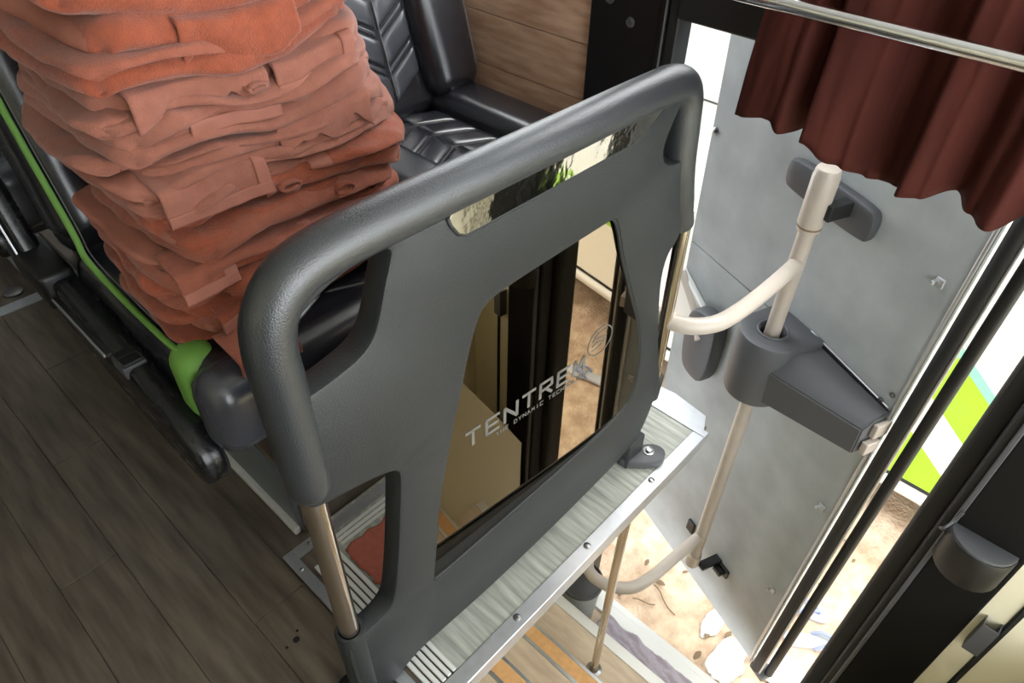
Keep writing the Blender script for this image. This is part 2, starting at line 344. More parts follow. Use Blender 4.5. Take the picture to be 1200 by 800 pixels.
o = obj('sleeve', lathe([(0.024, 0.03), (0.0265, 0.04), (0.0265, 0.262), (0.0245, 0.267), (0.019, 0.267), (0.019, 0.24)], 28), 'panel', PT, auto=40); o.location = (0.0, 0.022, 0)
o = obj('floor_flange', lathe([(0.050, 0.0), (0.050, 0.008), (0.046, 0.014), (0.030, 0.022), (0.022, 0.034), (0.020, 0.05)], 28), 'blackmatt', PT, auto=40); o.location = (-0.012, 0.03, 0.0)
for a in (150, 30, 210):
    s = obj('bolt', lathe([(0.008, 0), (0.008, 0.006), (0.004, 0.008)], 8), 'screw', o); s.location = (0.036*math.cos(math.radians(a)), 0.036*math.sin(math.radians(a)), 0.012)
obj('door_side_pole', tube([(0.874, 0.018, 0.73), (0.888, 0.018, 0.24)], 0.0148, 20), 'chrome', PT, auto=50)
o = obj('pole_socket', lathe([(0.012, -0.05), (0.0185, -0.04), (0.021, 0.03), (0.018, 0.034), (0.0148, 0.034)], 20), 'panel', PT, auto=40); o.location = (0.888, 0.018, 0.235)
# floor clamp at the door end
fc = obj('floor_clamp', plate([chaikin([(0.80, -0.005), (0.865, -0.02), (0.905, -0.05), (0.905, -0.085), (0.875, -0.098), (0.84, -0.08), (0.795, -0.03)])], 0.014, 0.005, upright=False), 'grey', PT, auto=40); fc.location = (0.0, 0.035, 0.018)
s = obj('bolt', lathe([(0.015, 0), (0.015, 0.003), (0.009, 0.004), (0.009, 0.011), (0.004, 0.012)], 12), 'screw', fc, auto=30); s.location = (0.868, -0.055, 0.014)
obj('clamp_rise', box((0.80, -0.004, 0.0), (0.865, 0.035, 0.09), 0.006), 'panel', PT)
# mirror pane, silver strip and their print
pane = obj('mirror_pane', plate([[(0.46+(x-0.46)*1.02, 0.53+(z-0.53)*1.015) for x, z in chaikin(mir, 1)]], 0.0025, 0.0005), 'mirror', PT)
pane.location = (0.004, 0.0443, 0); pane.rotation_euler = (0, 0, math.radians(-2.9))
obj('bead', (lambda bm: (add_tube(bm, [(x, 0.006, z) for x, z in chaikin(mir, 1)] + [(chaikin(mir, 1)[0][0], 0.006, chaikin(mir, 1)[0][1])], 0.0035, 8, False), fin(bm))[1])(bmesh.new()), 'panel', PT, smooth=True)
def strokes(lst, wd, sx, sz, ox, oz, shear=0.0):
    bm = bmesh.new()
    for pts in lst:
        for (a, b2) in zip(pts, pts[1:]):
            A = Vector((ox+(a[0]+shear*a[1])*sx, 0, oz+a[1]*sz)); B = Vector((ox+(b2[0]+shear*b2[1])*sx, 0, oz+b2[1]*sz))
            d = (B-A).normalized(); n_ = Vector((-d.z, 0, d.x))*wd/2; e = d*wd*0.3
            q = [A-e-n_, B+e-n_, B+e+n_, A-e+n_]
            f = [bm.verts.new(p+Vector((0, -0.0004, 0))) for p in q]; g = [bm.verts.new(p) for p in q]
            bm.faces.new(f); bm.faces.new(g[::-1])
            for k in range(4): bm.faces.new((f[k], g[k], g[(k+1) % 4], f[(k+1) % 4]))
    bmesh.ops.recalc_face_normals(bm, faces=bm.faces[:]); return fin(bm)
GL = {'T': [[(0, 1), (1, 1)], [(.5, 1), (.5, 0)]], 'E': [[(.05, 1), (1, 1)], [(0.05, .5), (.9, .5)], [(0.05, 1), (.05, 0), (1, 0)]], 'N': [[(0, 0), (0, 1), (1, 0), (1, 1)]],
      'R': [[(0, 0), (0, 1), (.95, 1), (1, .55), (0, .45)], [(.5, .45), (1, 0)]], 'M': [[(0, 0), (.1, 1), (.5, .35), (.9, 1), (1, 0)]],
      'H': [[(0, 0), (0, 1)], [(0, .5), (1, .5)], [(1, 0), (1, 1)]], 'D': [[(0, 0), (0, 1), (.7, 1), (1, .6), (1, .4), (.7, 0), (0, 0)]], 'Y': [[(0, 1), (.5, .5), (1, 1)], [(.5, .5), (.5, 0)]],
      'A': [[(0, 0), (.5, 1), (1, 0)], [(.2, .4), (.8, .4)]], 'I': [[(.5, 0), (.5, 1)]], 'C': [[(1, 1), (0, 1), (0, 0), (1, 0)]], 'O': [[(0, 0), (0, 1), (1, 1), (1, 0), (0, 0)]],
      'L': [[(0, 1), (0, 0), (1, 0)]], 'G': [[(1, 1), (0, 1), (0, 0), (1, 0), (1, .5), (.6, .5)]], ' ': []}
def word(t, wl, gap, ox, oz, h, wd):
    out = []
    for k, ch in enumerate(t):
        out += [[((p[0]*wl + k*(wl+gap)), p[1]*h) for p in s] for s in GL[ch]]
    return strokes(out, wd, 1, 1, ox, oz)
o = obj('lettering', word('TENTREM', 0.030, 0.0144, 0.284, 0.498, 0.036, 0.0065), 'print', pane); o.location = (0, -0.0027, 0)
o = obj('small_lettering', word('THE DYNAMIC TECHNOLOGY', 0.0070, 0.0041, 0.352, 0.478, 0.009, 0.0016), 'print', pane); o.location = (0, -0.0027, 0)
ring = [(0.613+0.034*math.cos(a), 0.548+0.034*math.sin(a)) for a in [2*math.pi*k/48 for k in range(49)]]
o = obj('emblem', strokes([ring, [(0.592, 0.556), (0.604, 0.569), (0.630, 0.571)], [(0.592, 0.556), (0.612, 0.557), (0.628, 0.552)], [(0.592, 0.543), (0.606, 0.548), (0.620, 0.541), (0.629, 0.553)], [(0.592, 0.532), (0.612, 0.534), (0.626, 0.541)]], 0.0028, 1, 1, 0, 0), 'print', pane); o.location = (0.008, -0.0027, 0)
strip = [(0.262, 1.0), (0.45, 1.0), (0.70, 1.0), (0.695, 0.992), (0.654, 0.966), (0.62, 0.958), (0.42, 0.955), (0.275, 0.953), (0.262, 0.96), (0.250, 0.978), (0.246, 0.99)]
o = obj('silver_strip', plate([chaikin(strip, 1)], 0.002, 0.0005), 'strip', PT); o.location = (0, -0.001, 0)
bm = bmesh.new(); add_tube(bm, [(x, -0.001, z) for x, z in strip[3:]], 0.0028, 8); obj('strip_bead', fin(bm), 'panel', PT, smooth=True)
# ================================================================== SEATS
def rb(a, b, bev, seg=4): return box(a, b, bev, seg)
def pads_back(parent, x0, x1, z0, z1, yfun, rx):
    pass
def quilt(me_cache, key, w_, h_, th, slant):
    """a puffy slanted quilted pad"""
    if key in me_cache: return me_cache[key]
    n = 10; bm = bmesh.new(); g = []
    for i in range(n+1):
        row = []
        for j in range(n+1):
            a = math.sin((i/n-0.5)*math.pi); b2 = math.sin((j/n-0.5)*math.pi)
            e = (1-abs(a)**8)*(1-abs(b2)**6)
            row.append(bm.verts.new((a*w_/2, b2*h_/2 + slant*a*w_/2, th*max(0, e)**0.5)))
        g.append(row)
    for i in range(n):
        for j in range(n): bm.faces.new((g[i][j], g[i+1][j], g[i+1][j+1], g[i][j+1]))
    me_cache[key] = fin(bm); return me_cache[key]
cache = {}
def make_seat(x0, x1, y0, label, aisle):
    """a reclining coach seat; x0..x1 its width, y0 its front edge"""
    S = tag(empty('coach_seat', (x0, y0, 0.205)), label, 'seat', 'coach seats')
    W = x1-x0; BW = 0.155; zt = 0.485                       # heights above the podium
    obj('base_frame', boxes([((0.17, 0.14, 0.0), (W-0.05, 0.18, 0.33)), ((0.17, 0.40, 0.0), (W-0.05, 0.44, 0.33)), ((0.03, 0.06, 0.30), (W-0.03, 0.48, 0.345))]), 'black', S)
    obj('cushion', rb((0.02, 0.0, 0.345), (W-0.02, 0.53, zt), 0.05, 6), 'leather', S, auto=60)
    for s in (0, 1):
        xa = 0.0 if s == 0 else W-BW
        bo = obj('cushion_bolster', rb((xa, 0.005, 0.35), (xa+BW, 0.54, zt+(0.008 if aisle else 0.045)), 0.050, 8), 'leather', S, auto=60)
    # quilting of the cushion, two slanted columns
    cw_ = (W-2*BW)/2
    for c in (0, 1):
        me = quilt(cache, ('c', c, round(W, 2)), cw_*0.98, 0.070, 0.007, (0.5 if c == 0 else -0.5))
        for k in range(6):
            o = obj('quilted_pad', me, 'leather', S, smooth=True); o.location = (BW+cw_*(c+0.5), 0.10+k*0.074, zt-0.001)
    # backrest, leaning back 18 degrees
    B = obj('backrest', rb((0.01, 0.0, -0.02), (W-0.01, 0.13, 0.78), 0.05, 6), 'leather', S, auto=60)
    B.location = (0, 0.50, zt+0.0); B.rotation_euler = (math.radians(-17), 0, 0)
    for s in (0, 1):
        xa = 0.0 if s == 0 else W-0.165
        prof = [(-0.005, 0.02, 0.05), (0.135, 0.02, 0.05)]
        o = obj('back_bolster', rb((xa, -0.055, 0.015), (xa+0.165, 0.12, 0.70), 0.055, 8), 'leather', B, auto=60)
        obj('seam', tube([(xa+(0.150 if s else 0.015), -0.040, 0.07), (xa+(0.154 if s else 0.011), -0.036, 0.40), (xa+(0.154 if s else 0.011), -0.034, 0.66)], 0.0012, 6), 'stitch', o)
    cw2 = (W-0.33)/2
    for c in (0, 1):
        me = quilt(cache, ('b', c, round(W, 2)), cw2*0.98, 0.062, 0.008, (0.6 if c == 0 else -0.6)*-1)
        me2 = quilt(cache, ('s', c, round(W, 2)), cw2*0.90, 0.012, 0.005, (0.6 if c == 0 else -0.6)*-1)
        for k in range(8):
            o = obj('quilted_pad', me, 'leather2', B, smooth=True); o.location = (0.165+cw2*(c+0.5), 0.001, 0.10+k*0.084); o.rotation_euler = (math.pi/2, 0, 0)
            o = obj('quilted_strip', me2, 'leather2', B, smooth=True); o.location = (0.165+cw2*(c+0.5), 0.001, 0.142+k*0.084); o.rotation_euler = (math.pi/2, 0, 0)
    obj('centre_seam', tube([(W/2, -0.012, 0.06), (W/2, -0.012, 0.7)], 0.0012, 6), 'stitch', B)
    # green piping along the aisle edge
    pip = smoothpath([(0.014, 0.12, zt+0.006), (0.012, 0.17, zt+0.006), (0.012, 0.30, zt+0.008), (0.010, 0.42, zt+0.03), (0.015, 0.462, zt+0.075), (0.014, 0.53, zt+0.25), (0.014, 0.64, zt+0.60)], 6)
    obj('green_piping', tube(pip, 0.0056, 8), 'green', S, smooth=True)
    pip2 = [p+Vector((0.010, 0.0, 0.005)) for p in pip]
    obj('stitch_line', tube(pip2, 0.0009, 6), 'stitch', S, smooth=True)
    if aisle:
        # green insert wrapped over the front of the aisle bolster
        obj('green_insert', rb((-0.006, 0.070, 0.362), (0.070, 0.150, zt+0.013), 0.030, 5), 'green', S, auto=60)
        obj('front_wrap', rb((-0.012, -0.012, 0.335), (0.11, 0.085, zt+0.012), 0.044, 5), 'leather2', S, auto=60)
        sh = plate([chaikin([(0.025, 0.30), (0.04, 0.275), (0.10, 0.27), (0.30, 0.29), (0.55, 0.335), (0.66, 0.36), (0.67, 0.43), (0.62, 0.46), (0.50, 0.455), (0.35, 0.44), (0.15, 0.405), (0.04, 0.36)])], 0.024, 0.012)
        bmx = bmesh.new(); bmx.from_mesh(sh); bmesh.ops.rotate(bmx, verts=bmx.verts[:], cent=(0, 0, 0), matrix=Matrix.Rotation(math.pi/2, 3, 'Z')); bmx.to_mesh(sh); bmx.free()
        o = obj('side_shell', sh, 'shell', S, auto=50); o.location = (-0.022, 0, 0.0)
        obj('side_ledge', rb((-0.055, 0.28, 0.395), (-0.004, 0.50, 0.425), 0.008, 3), 'black', S, auto=40)
        obj('ledge_strip', box((-0.0565, 0.285, 0.418), (-0.0535, 0.50, 0.424)), 'alu', S)
        bt = obj('recline_buttons', rb((-0.050, 0.225, 0.400), (-0.010, 0.275, 0.424), 0.003, 2), 'grey', S)
        obj('button', rb((-0.046, 0.252, 0.424), (-0.014, 0.272, 0.429), 0.002, 2), 'black', bt); obj('button', rb((-0.046, 0.228, 0.424), (-0.014, 0.248, 0.429), 0.002, 2), 'black', bt)
        obj('hinge_block', rb((-0.062, 0.50, 0.395), (0.0, 0.66, 0.47), 0.010, 3), 'black', S, auto=40)
        A = obj('armrest', rb((-0.055, 0.0, -0.02), (-0.012, 0.055, 0.36), 0.014, 4), 'shell', S, auto=50); A.location = (0, 0.60, 0.45); A.rotation_euler = (math.radians(-24), 0, 0)
        obj('armrest_edge', box((-0.0575, 0.004, 0.02), (-0.0545, 0.010, 0.33)), 'alu', A)
    return S
make_seat(0.232, 0.752, 0.80, 'black leather aisle seat with green piping holding the stack of blankets', True)
make_seat(0.772, 1.292, 0.82, 'empty black quilted leather seat beside the oak wall boards', False)
make_seat(0.232, 0.752, 1.72, 'black leather seat in the row behind the blanket stack', True)
make_seat(0.772, 1.292, 1.74, 'black leather seat by the wall in the second row', False)
make_seat(-0.88, -0.36, 0.62, 'unseen black leather seat added across the aisle from the blankets for shade', False)  # added out of view to block daylight from the left
make_seat(-0.88, -0.36, 1.55, 'unseen black leather seat added across the aisle in the second row for shade', False)  # second unseen seat, added likewise to darken the aisle

# ================================================================== BLANKETS
def slab_fn(cx, cy, w_, d_, h_, z0, rot, seed, droop, lean):
    """one folded layer of a blanket: rounded rims, uneven outline, waves, creases; z0 is its height in the stack"""
    ca, sa = math.cos(rot), math.sin(rot)
    R_ = 0.055                                              # rounded corners in plan
    def f(u, v, top):
        a = math.sin((u-0.5)*math.pi); b2 = math.sin((v-0.5)*math.pi)
        x = a*w_/2; y = b2*d_/2
        k = abs(a)**5*abs(b2)**5                            # pull the corners in
        x -= math.copysign(k*R_*0.55, a); y -= math.copysign(k*R_*0.55, b2)
        dx = w_/2*(1-abs(a)); dy = d_/2*(1-abs(b2)); r0 = h_*0.75
        ex = math.sqrt(max(0.0, 1-(1-min(1, dx/r0))**2)); ey = math.sqrt(max(0.0, 1-(1-min(1, dy/r0))**2))
        e = ex*ey
        wa = abs(a)**3; wb = abs(b2)**3
        x += wa*(0.020*N(y*6+seed, seed*1.7) + 0.007*N(y*24, seed*3.1))
        y += wb*(0.026*N(x*5+seed*2.3, seed) + 0.011*N(x*15, seed*2.9))
        Z = z0*3
        z = 0.030*min(1.0, 0.25+(z0-0.70)*4)*N(x*4+3, y*4, Z) + 0.009*N(x*8+5, y*6, Z*2.2) + 0.0025*N(x*17+seed, y*9, seed) + 0.0012*N(x*42+seed, y*25, seed)
        z += h_/2*e*(1 if top else -1)*(1+0.75*N(x*4+seed*1.9, y*2, seed))
        rid = 1-abs(N(x*11+y*9+seed*5, y*7-x*4, seed*0.7)); z += (0.007*rid**4 if top else 0.003*rid**4)*ex*ey
        kf = max(0.0, (-b2-0.35)/0.65); dr = droop*(0.7+0.8*N(x*5+2, Z*1.3)); z -= dr*kf*kf
        ke = max(0.0, (abs(a)-0.55)/0.45); z -= 0.010*ke*ke*(1+N(seed, a))
        X = x*ca - y*sa; Y = x*sa + y*ca
        return Vector((cx+X, cy+Y, h_/2+z))
    return f
def slab_bm(f, nu=56, nv=34, ur=(0, 1), vr=(0, 1)):
    bm = bmesh.new()
    T = [[bm.verts.new(f(i/nu, j/nv, True)) for j in range(nv+1)] for i in range(nu+1)]
    Bv = [[T[i][j] if i in (0, nu) or j in (0, nv) else bm.verts.new(f(i/nu, j/nv, False)) for j in range(nv+1)] for i in range(nu+1)]
    for i in range(nu):
        for j in range(nv):
            bm.faces.new((T[i][j], T[i+1][j], T[i+1][j+1], T[i][j+1]))
            q = (Bv[i][j], Bv[i][j+1], Bv[i+1][j+1], Bv[i+1][j])
            if len(set(q)) > 2 and not set(q) == set((T[i][j], T[i+1][j], T[i+1][j+1], T[i][j+1])):
                try: bm.faces.new(q)
                except ValueError: pass
    bmesh.ops.recalc_face_normals(bm, faces=bm.faces[:]); bm.normal_update()
    return bm
def band_of(bm, test, off):
    """the part of a folded layer that passes the test, pushed out a little: a hem band"""
    nb = bm.copy(); nb.normal_update()
    mv = {v: v.normal.copy() for v in nb.verts}
    dele = [fc_ for fc_ in nb.faces if not test(fc_.calc_center_median())]
    bmesh.ops.delete(nb, geom=dele, context='FACES')
    for v in nb.verts: v.co += mv[v]*off
    return nb
cols = ['rust', 'dusty', 'rosy']
stack = [  # label, colour, layer thicknesses, left edge, right edge, turn, hems, droop
    ('terracotta blanket at the very bottom of the stack, draped over the seat front', 'rosy', (0.010, 0.007, 0.022, 0.008), 0.270, 0.700, 3, 'LR', 0.015),
    ('terracotta blanket second from the bottom of the stack', 'rosy', (0.020, 0.007, 0.012), 0.262, 0.705, -4, 'R', 0.025),
    ('rust blanket third from the bottom of the stack', 'rust', (0.008, 0.022, 0.007), 0.262, 0.700, 4, 'R', 0.035),
    ('pinkish blanket fourth from the bottom with hems at both ends', 'rosy', (0.009, 0.007, 0.018, 0.008), 0.250, 0.690, -3, 'L', 0.03),
    ('rust blanket fifth from the bottom of the stack', 'rust', (0.008, 0.024, 0.008), 0.256, 0.700, 5, 'L', 0.03),
    ('rust blanket sixth from the bottom with a thick rolled fold', 'rust', (0.032, 0.008, 0.007), 0.262, 0.695, -2, 'R', 0.028),
    ('dusty pink blanket seventh from the bottom with a wide hem', 'dusty', (0.008, 0.009, 0.020, 0.007), 0.250, 0.680, 4, 'L', 0.028),
    ('dusty pink blanket eighth from the bottom of the stack', 'dusty', (0.018, 0.007, 0.009), 0.246, 0.680, -3, '', 0.026),
    ('dusty pink blanket ninth from the bottom of the stack', 'dusty', (0.024, 0.008, 0.014), 0.250, 0.670, 3, 'R', 0.026),
    ('pale pink blanket third from the top of the stack', 'dusty', (0.012, 0.008, 0.028), 0.246, 0.660, -4, '', 0.026),
    ('thick rust blanket second from the top of the stack', 'rust', (0.036, 0.010, 0.034), 0.240, 0.640, 3, 'L', 0.026),
    ('thick rust blanket on the top of the stack', 'rust', (0.046, 0.042), 0.236, 0.620, -3, 'L', 0.026),
]
def curl(root, x, zc, y0, r0, turns, colr, seed):
    """a rolled-over corner of a blanket, seen end-on from the front"""
    cx = root.location.x
    def p(u, v):
        a_ = u*turns*2*math.pi; rr_ = r0*(1-0.45*u); t_ = v
        return Vector((x-cx + rr_*1.5*math.cos(a_+seed) - 0.02*t_ + 0.004*N(u*3, t_*3, seed), y0-1.025+0.10*t_ + 0.004*N(u*4, seed), zc-root.location.z + rr_*0.8*math.sin(a_+seed) + 0.004*t_))
    obj('rolled_corner', solid(surf(p, 48, 12), 0.0045), colr, root, smooth=True)
def flap(root, x0, x1, ztop, L, yf, colr, seed, Z, ragged=False):
    """the end of a blanket hanging down over the front of the stack, with its hem bands"""
    cx = root.location.x
    def pos(u, s_, out=0.0):
        x = x0+(x1-x0)*u - cx
        Lx = s_ if not ragged else s_*(0.55+0.75*abs(N(u*2.3+seed, 4.4))) if s_ > 0 else s_
        r_ = 0.012
        zc = 0.030*N(x*4+3, -0.6, Z*3) + 0.009*N(x*8+5, -0.9, Z*6.6) - 0.02
        if Lx < 0: y = yf - Lx; z_ = ztop+0.004 + 0.25*max(0, -Lx)
        elif Lx < r_*1.57:
            a_ = Lx/r_; y = yf - (r_+out)*math.sin(a_); z_ = ztop+0.004 - r_ + (r_+out)*math.cos(a_)
        else: y = yf-r_-out-0.05*(Lx-r_*1.57); z_ = ztop+0.004-r_-(Lx-r_*1.57)
        y += 0.010*N(x*9+seed, s_*14, seed) + 0.004*N(x*30, s_*25, seed)
        z_ += zc + 0.004*N(x*12+seed, 2.2)*max(0, s_/L)
        return Vector((x + 0.10*s_*N(seed, 3.3), y-1.025, z_ - root.location.z))
    obj('flap', solid(surf(lambda u, v: pos(u, -0.05+(L+0.05)*v), 40, 30), 0.004), colr, root, smooth=True)
    if ragged: return
    obj('hem', solid(surf(lambda u, v: pos(u, L-0.017+0.0175*v, 0.0022), 40, 6), 0.003), 'hem', root, smooth=True)
    obj('hem', solid(surf(lambda u, v: pos(1-0.020/(x1-x0)*(1-u)+0.0008, -0.03+(L+0.03)*v, 0.0020), 6, 24), 0.003), 'hem', root, smooth=True)
flaps = {1: [(0.30, 0.40, 0.035, 'rust')], 3: [(0.262, 0.345, 0.050, 'rosy'), (0.40, 0.475, 0.055, 'dusty')], 4: [(0.35, 0.46, 0.030, 'rosy')], 6: [(0.275, 0.43, 0.062, 'dusty')], 8: [(0.34, 0.47, 0.028, 'dusty')], 9: [(0.47, 0.60, 0.05, 'dusty')]}
rags = {0: [(0.285, 0.385, 0.085, 'rosy')], 1: [(0.44, 0.62, 0.05, 'dusty')], 2: [(0.33, 0.55, 0.05, 'rosy')], 5: [(0.42, 0.62, 0.05, 'rust')], 7: [(0.46, 0.62, 0.055, 'dusty')], 9: [(0.28, 0.46, 0.05, 'dusty')], 10: [(0.36, 0.52, 0.07, 'rust')]}
curls = {2: [(0.475, 0.02, 0.013, 1.4, 'dusty')], 4: [(0.545, 0.02, 0.016, 1.3, 'rust')], 5: [(0.455, 0.02, 0.014, 1.2, 'rosy')], 8: [(0.50, 0.02, 0.012, 1.6, 'dusty')], 9: [(0.44, 0.0, 0.010, 1.5, 'dusty')]}
z = 0.702
for bi, (lab, colr, ths, xl, xr, rt, hems, droop) in enumerate(stack):
    cx = (xl+xr)/2; wd_ = xr-xl
    root = tag(empty('blanket', (cx, 1.025, z)), lab, 'blanket', 'stacked blankets on the aisle seat')
    for li, th in enumerate(ths):
        sd = bi*3.7+li*1.3+1
        rnd = random.Random(bi*10+li)
        zz = sum(ths[:li])
        f = slab_fn(rnd.uniform(-0.016, 0.016), rnd.uniform(-0.026, 0.020), wd_+rnd.uniform(-0.05, 0.035), 0.30+rnd.uniform(-0.02, 0.02), th*1.04, z+zz, math.radians(rt+rnd.uniform(-4, 4)), sd, droop, 0)
        bmq = slab_bm(f, 90, 36)
        for v in bmq.verts: v.co.z += zz
        hx = wd_/2
        if li == len(ths)-1:
            for h in hems:
                if h == 'L': t_ = lambda p: p.x < -hx+0.030
                else: t_ = lambda p: hx-0.20 < p.x < hx-0.168 and p.y < 0.0
                nb = band_of(bmq, t_, 0.0014); me = fin(nb)
                if len(me.polygons): obj('hem', me, 'hem', root, smooth=True)
                else: D.meshes.remove(me)
        cname = colr if li % 2 == 0 else {'rust': 'rosy', 'dusty': 'dusty', 'rosy': 'rust'}[colr]
        obj('folded_layer', fin(bmq), cname, root, smooth=True)
    for k, (fx0, fx1, FL, fcol) in enumerate(flaps.get(bi, [])):
        flap(root, fx0, fx1, z+sum(ths), FL, 0.870, fcol, bi*2.1+k, z)
    for k, (fx0, fx1, FL, fcol) in enumerate(rags.get(bi, [])):
        flap(root, fx0, fx1, z+sum(ths), FL, 0.874 if bi else 0.815, fcol, bi*1.3+k+7, z, True)
    for k, (fx, fz, fr, tn, fcol) in enumerate(curls.get(bi, [])):
        curl(root, fx, z+fz, 0.852, fr, tn, fcol, bi+k)
    z += sum(ths)

# ================================================================== CURTAIN
hemline = [(0.56, 0.915), (0.53, 0.915), (0.459, 0.930), (0.430, 0.914), (0.398, 0.944), (0.385, 0.918), (0.34, 0.89), (0.287, 0.866), (0.241, 0.878), (0.19, 0.886), (0.172, 0.897), (0.12, 0.885), (0.081, 0.880), (0.054, 0.912), (0.0, 0.885), (-0.2, 0.90)]
foldline = [(0.55, -0.2), (0.525, 0.3), (0.50, 0.5), (0.455, 0.6), (0.435, 0.75), (0.425, -0.2), (0.410, -1.3), (0.398, 0.3), (0.385, 0.95), (0.36, 0.8), (0.325, 0.2), (0.30, -0.7), (0.285, -1.1), (0.24, -0.3), (0.215, 0.75), (0.19, 0.5), (0.165, -0.9), (0.12, 0.2), (0.085, 0.8), (0.05, -0.8), (0.0, 0.5), (-0.05, -0.8), (-0.2, 0.5)]
def lerp_line(L, y):
    for (y0, a0), (y1, a1) in zip(L, L[1:]):
        if y <= y0 and y >= y1:
            t = (y0-y)/(y0-y1); t = t*t*(3-2*t); return a0+(a1-a0)*t
    return L[-1][1]
def cur(u, v):
    y = 0.53 - u*0.66
    f = lerp_line(foldline, y + 0.012*(1-v)*N(y*9, 5))
    x = 1.18 - (0.014+0.024*v)*f + 0.005*N(y*22, v*3, 5) + 0.0025*N(y*60, v*9, 2)
    zb_ = lerp_line(hemline, y); zt_ = 1.50
    return Vector((x, y + 0.010*f*v + (0.022*v-0.022)*max(0, 1-u*4), zt_ + (zb_-zt_)*v))
o = tag(obj('curtain', solid(surf(cur, 330, 40), 0.0025), 'curtain', smooth=True), 'maroon pleated curtain hanging behind the chrome rail above the door', 'curtain')
rl = tag(obj('curtain_rail', tube([(1.105, 0.75, 1.128), (1.105, -0.6, 1.128)], 0.0115, 20), 'chromeneutral', auto=50), 'chrome rail across the maroon curtain', 'rail')

# ================================================================== DOOR (swung outwards)
DR = st(empty('door_1', (1.53, 0.135, 0.0), math.atan2(0.642, 0.258)), 'grey entrance door swung outwards with beige pole')
def trap(z0, z1):
    lo = lambda z: -0.01-0.03*(z+1.2)/2.2; hi = lambda z: 0.752+0.075*(z+1.2)/2.0
    return [(lo(z0), z0), (hi(z0), z0), (hi(z1), z1), (lo(z1), z1)]
o = obj('lower_sheet', plate([trap(-1.22, 0.168)], 0.012, 0.002), 'doorgrey', DR); o.location = (0, -0.012, 0)
o = obj('upper_sheet', plate([trap(0.172, 1.05)], 0.012, 0.002), 'doorgrey', DR); o.location = (0, -0.012, 0)
o = obj('outer_skin', plate([trap(-1.24, 1.06)], 0.012, 0.004), 'buswhite', DR); o.location = (0, -0.040, 0)
def edge(nm, u0, v0, r, m):
    obj(nm, tube([(u0, v0, -1.24), (u0-0.032, v0, 1.06)], r, 14), m, DR, auto=50)
edge('edge_seal', -0.045, -0.012, 0.021, 'blackmatt'); edge('edge_seal', -0.080, -0.038, 0.016, 'blackmatt')
edge('edge_trim', -0.013, 0.003, 0.0065, 'alu'); edge('edge_trim', -0.066, -0.006, 0.004, 'alu')
obj('corner_cap', box((-0.09, -0.06, -1.265), (-0.02, 0.0, -1.235), 0.006), 'grey', DR)
PU, PV = 0.305, 0.10
obj('door_pole', tube([(PU, PV, -0.93), (PU, PV, 0.60)], 0.021, 24), 'polepaint', DR, auto=50)
o = obj('pole_collar', lathe([(0.022, 0.53), (0.0275, 0.532), (0.028, 0.545), (0.0305, 0.55), (0.031, 0.675), (0.029, 0.68), (0.029, 0.688), (0.026, 0.695), (0.002, 0.697)], 28), 'polepaint', DR, auto=35); o.location = (PU, PV, 0)
o = obj('collar_ring', lathe([(0.0285, 0.541), (0.0292, 0.543), (0.0292, 0.546), (0.0285, 0.548)], 28), 'twig', DR); o.location = (PU, PV, 0)
o = obj('pole_collar', lathe([(0.002, -0.96), (0.024, -0.958), (0.027, -0.95), (0.027, -0.895), (0.022, -0.89)], 28), 'polepaint', DR, auto=35); o.location = (PU, PV, 0)
# mounting plate behind the top of the pole
o = obj('pole_plate', plate([chaikin([(0.195, 0.548), (0.21, 0.532), (0.46, 0.545), (0.482, 0.56), (0.485, 0.61), (0.47, 0.63), (0.22, 0.622), (0.195, 0.605)], 2)], 0.016, 0.008), 'grey', DR, auto=40); o.location = (0, 0.016, 0)
obj('pole_bracket', box((PU-0.045, 0.03, 0.575), (PU-0.015, PV, 0.615), 0.003), 'blackmatt', DR)
obj('pole_bracket', boxes([((PU-0.10, 0.0, -0.985), (PU-0.03, 0.012, -0.945)), ((PU-0.085, 0.012, -0.975), (PU-0.045, 0.035, -0.955)), ((PU-0.05, 0.0, -0.95), (PU-0.015, 0.09, -0.935))], 0.002), 'black', DR)
obj('pole_bracket', box((0.42, 0.0, -0.99), (0.46, 0.012, -0.93), 0.004), 'black', DR)
# gear housing round the pole and its arm to the door edge
arc = [(PU+0.088*math.cos(a), PV+0.088*math.sin(a)) for a in [math.radians(k) for k in range(-10, 196, 12)]]
hs = [(PU+0.09, 0.0)] + arc + [(PU-0.092, 0.055), (PU-0.095, 0.0)]
hole = [(PU+0.033*math.cos(a), PV+0.033*math.sin(a)) for a in [2*math.pi*k/24 for k in range(24)]]
o = obj('gear_housing', plate([hs, hole], 0.108, 0.009, upright=False), 'grey', DR, auto=40); o.location = (0, 0, 0.105)
o = obj('housing_rim', (lambda bm: (add_tube(bm, [(PU+0.040*math.cos(a), PV+0.040*math.sin(a), 0.213) for a in [2*math.pi*k/24 for k in range(25)]], 0.004, 8, False), fin(bm))[1])(bmesh.new()), 'grey', DR, smooth=True)
bm = bmesh.new()
pr_ = [[(0.235, 0.0), (0.235, 0.135), (0.235, 0.125), (0.235, 0.0)], [(-0.035, 0.0), (-0.035, 0.085), (-0.035, 0.075), (-0.035, 0.0)]]
va = [bm.verts.new(p) for p in [(0.235, 0.0, 0.02), (0.235, 0.145, 0.02), (0.235, 0.150, 0.135), (0.235, 0.10, 0.19), (0.235, 0.0, 0.195)]]
vb = [bm.verts.new(p) for p in [(-0.03, 0.0, 0.055), (-0.03, 0.082, 0.055), (-0.03, 0.085, 0.145), (-0.03, 0.045, 0.172), (-0.03, 0.0, 0.175)]]
for k in range(5): bm.faces.new((va[k], va[(k+1) % 5], vb[(k+1) % 5], vb[k]))
bm.faces.new(va[::-1]); bm.faces.new(vb)
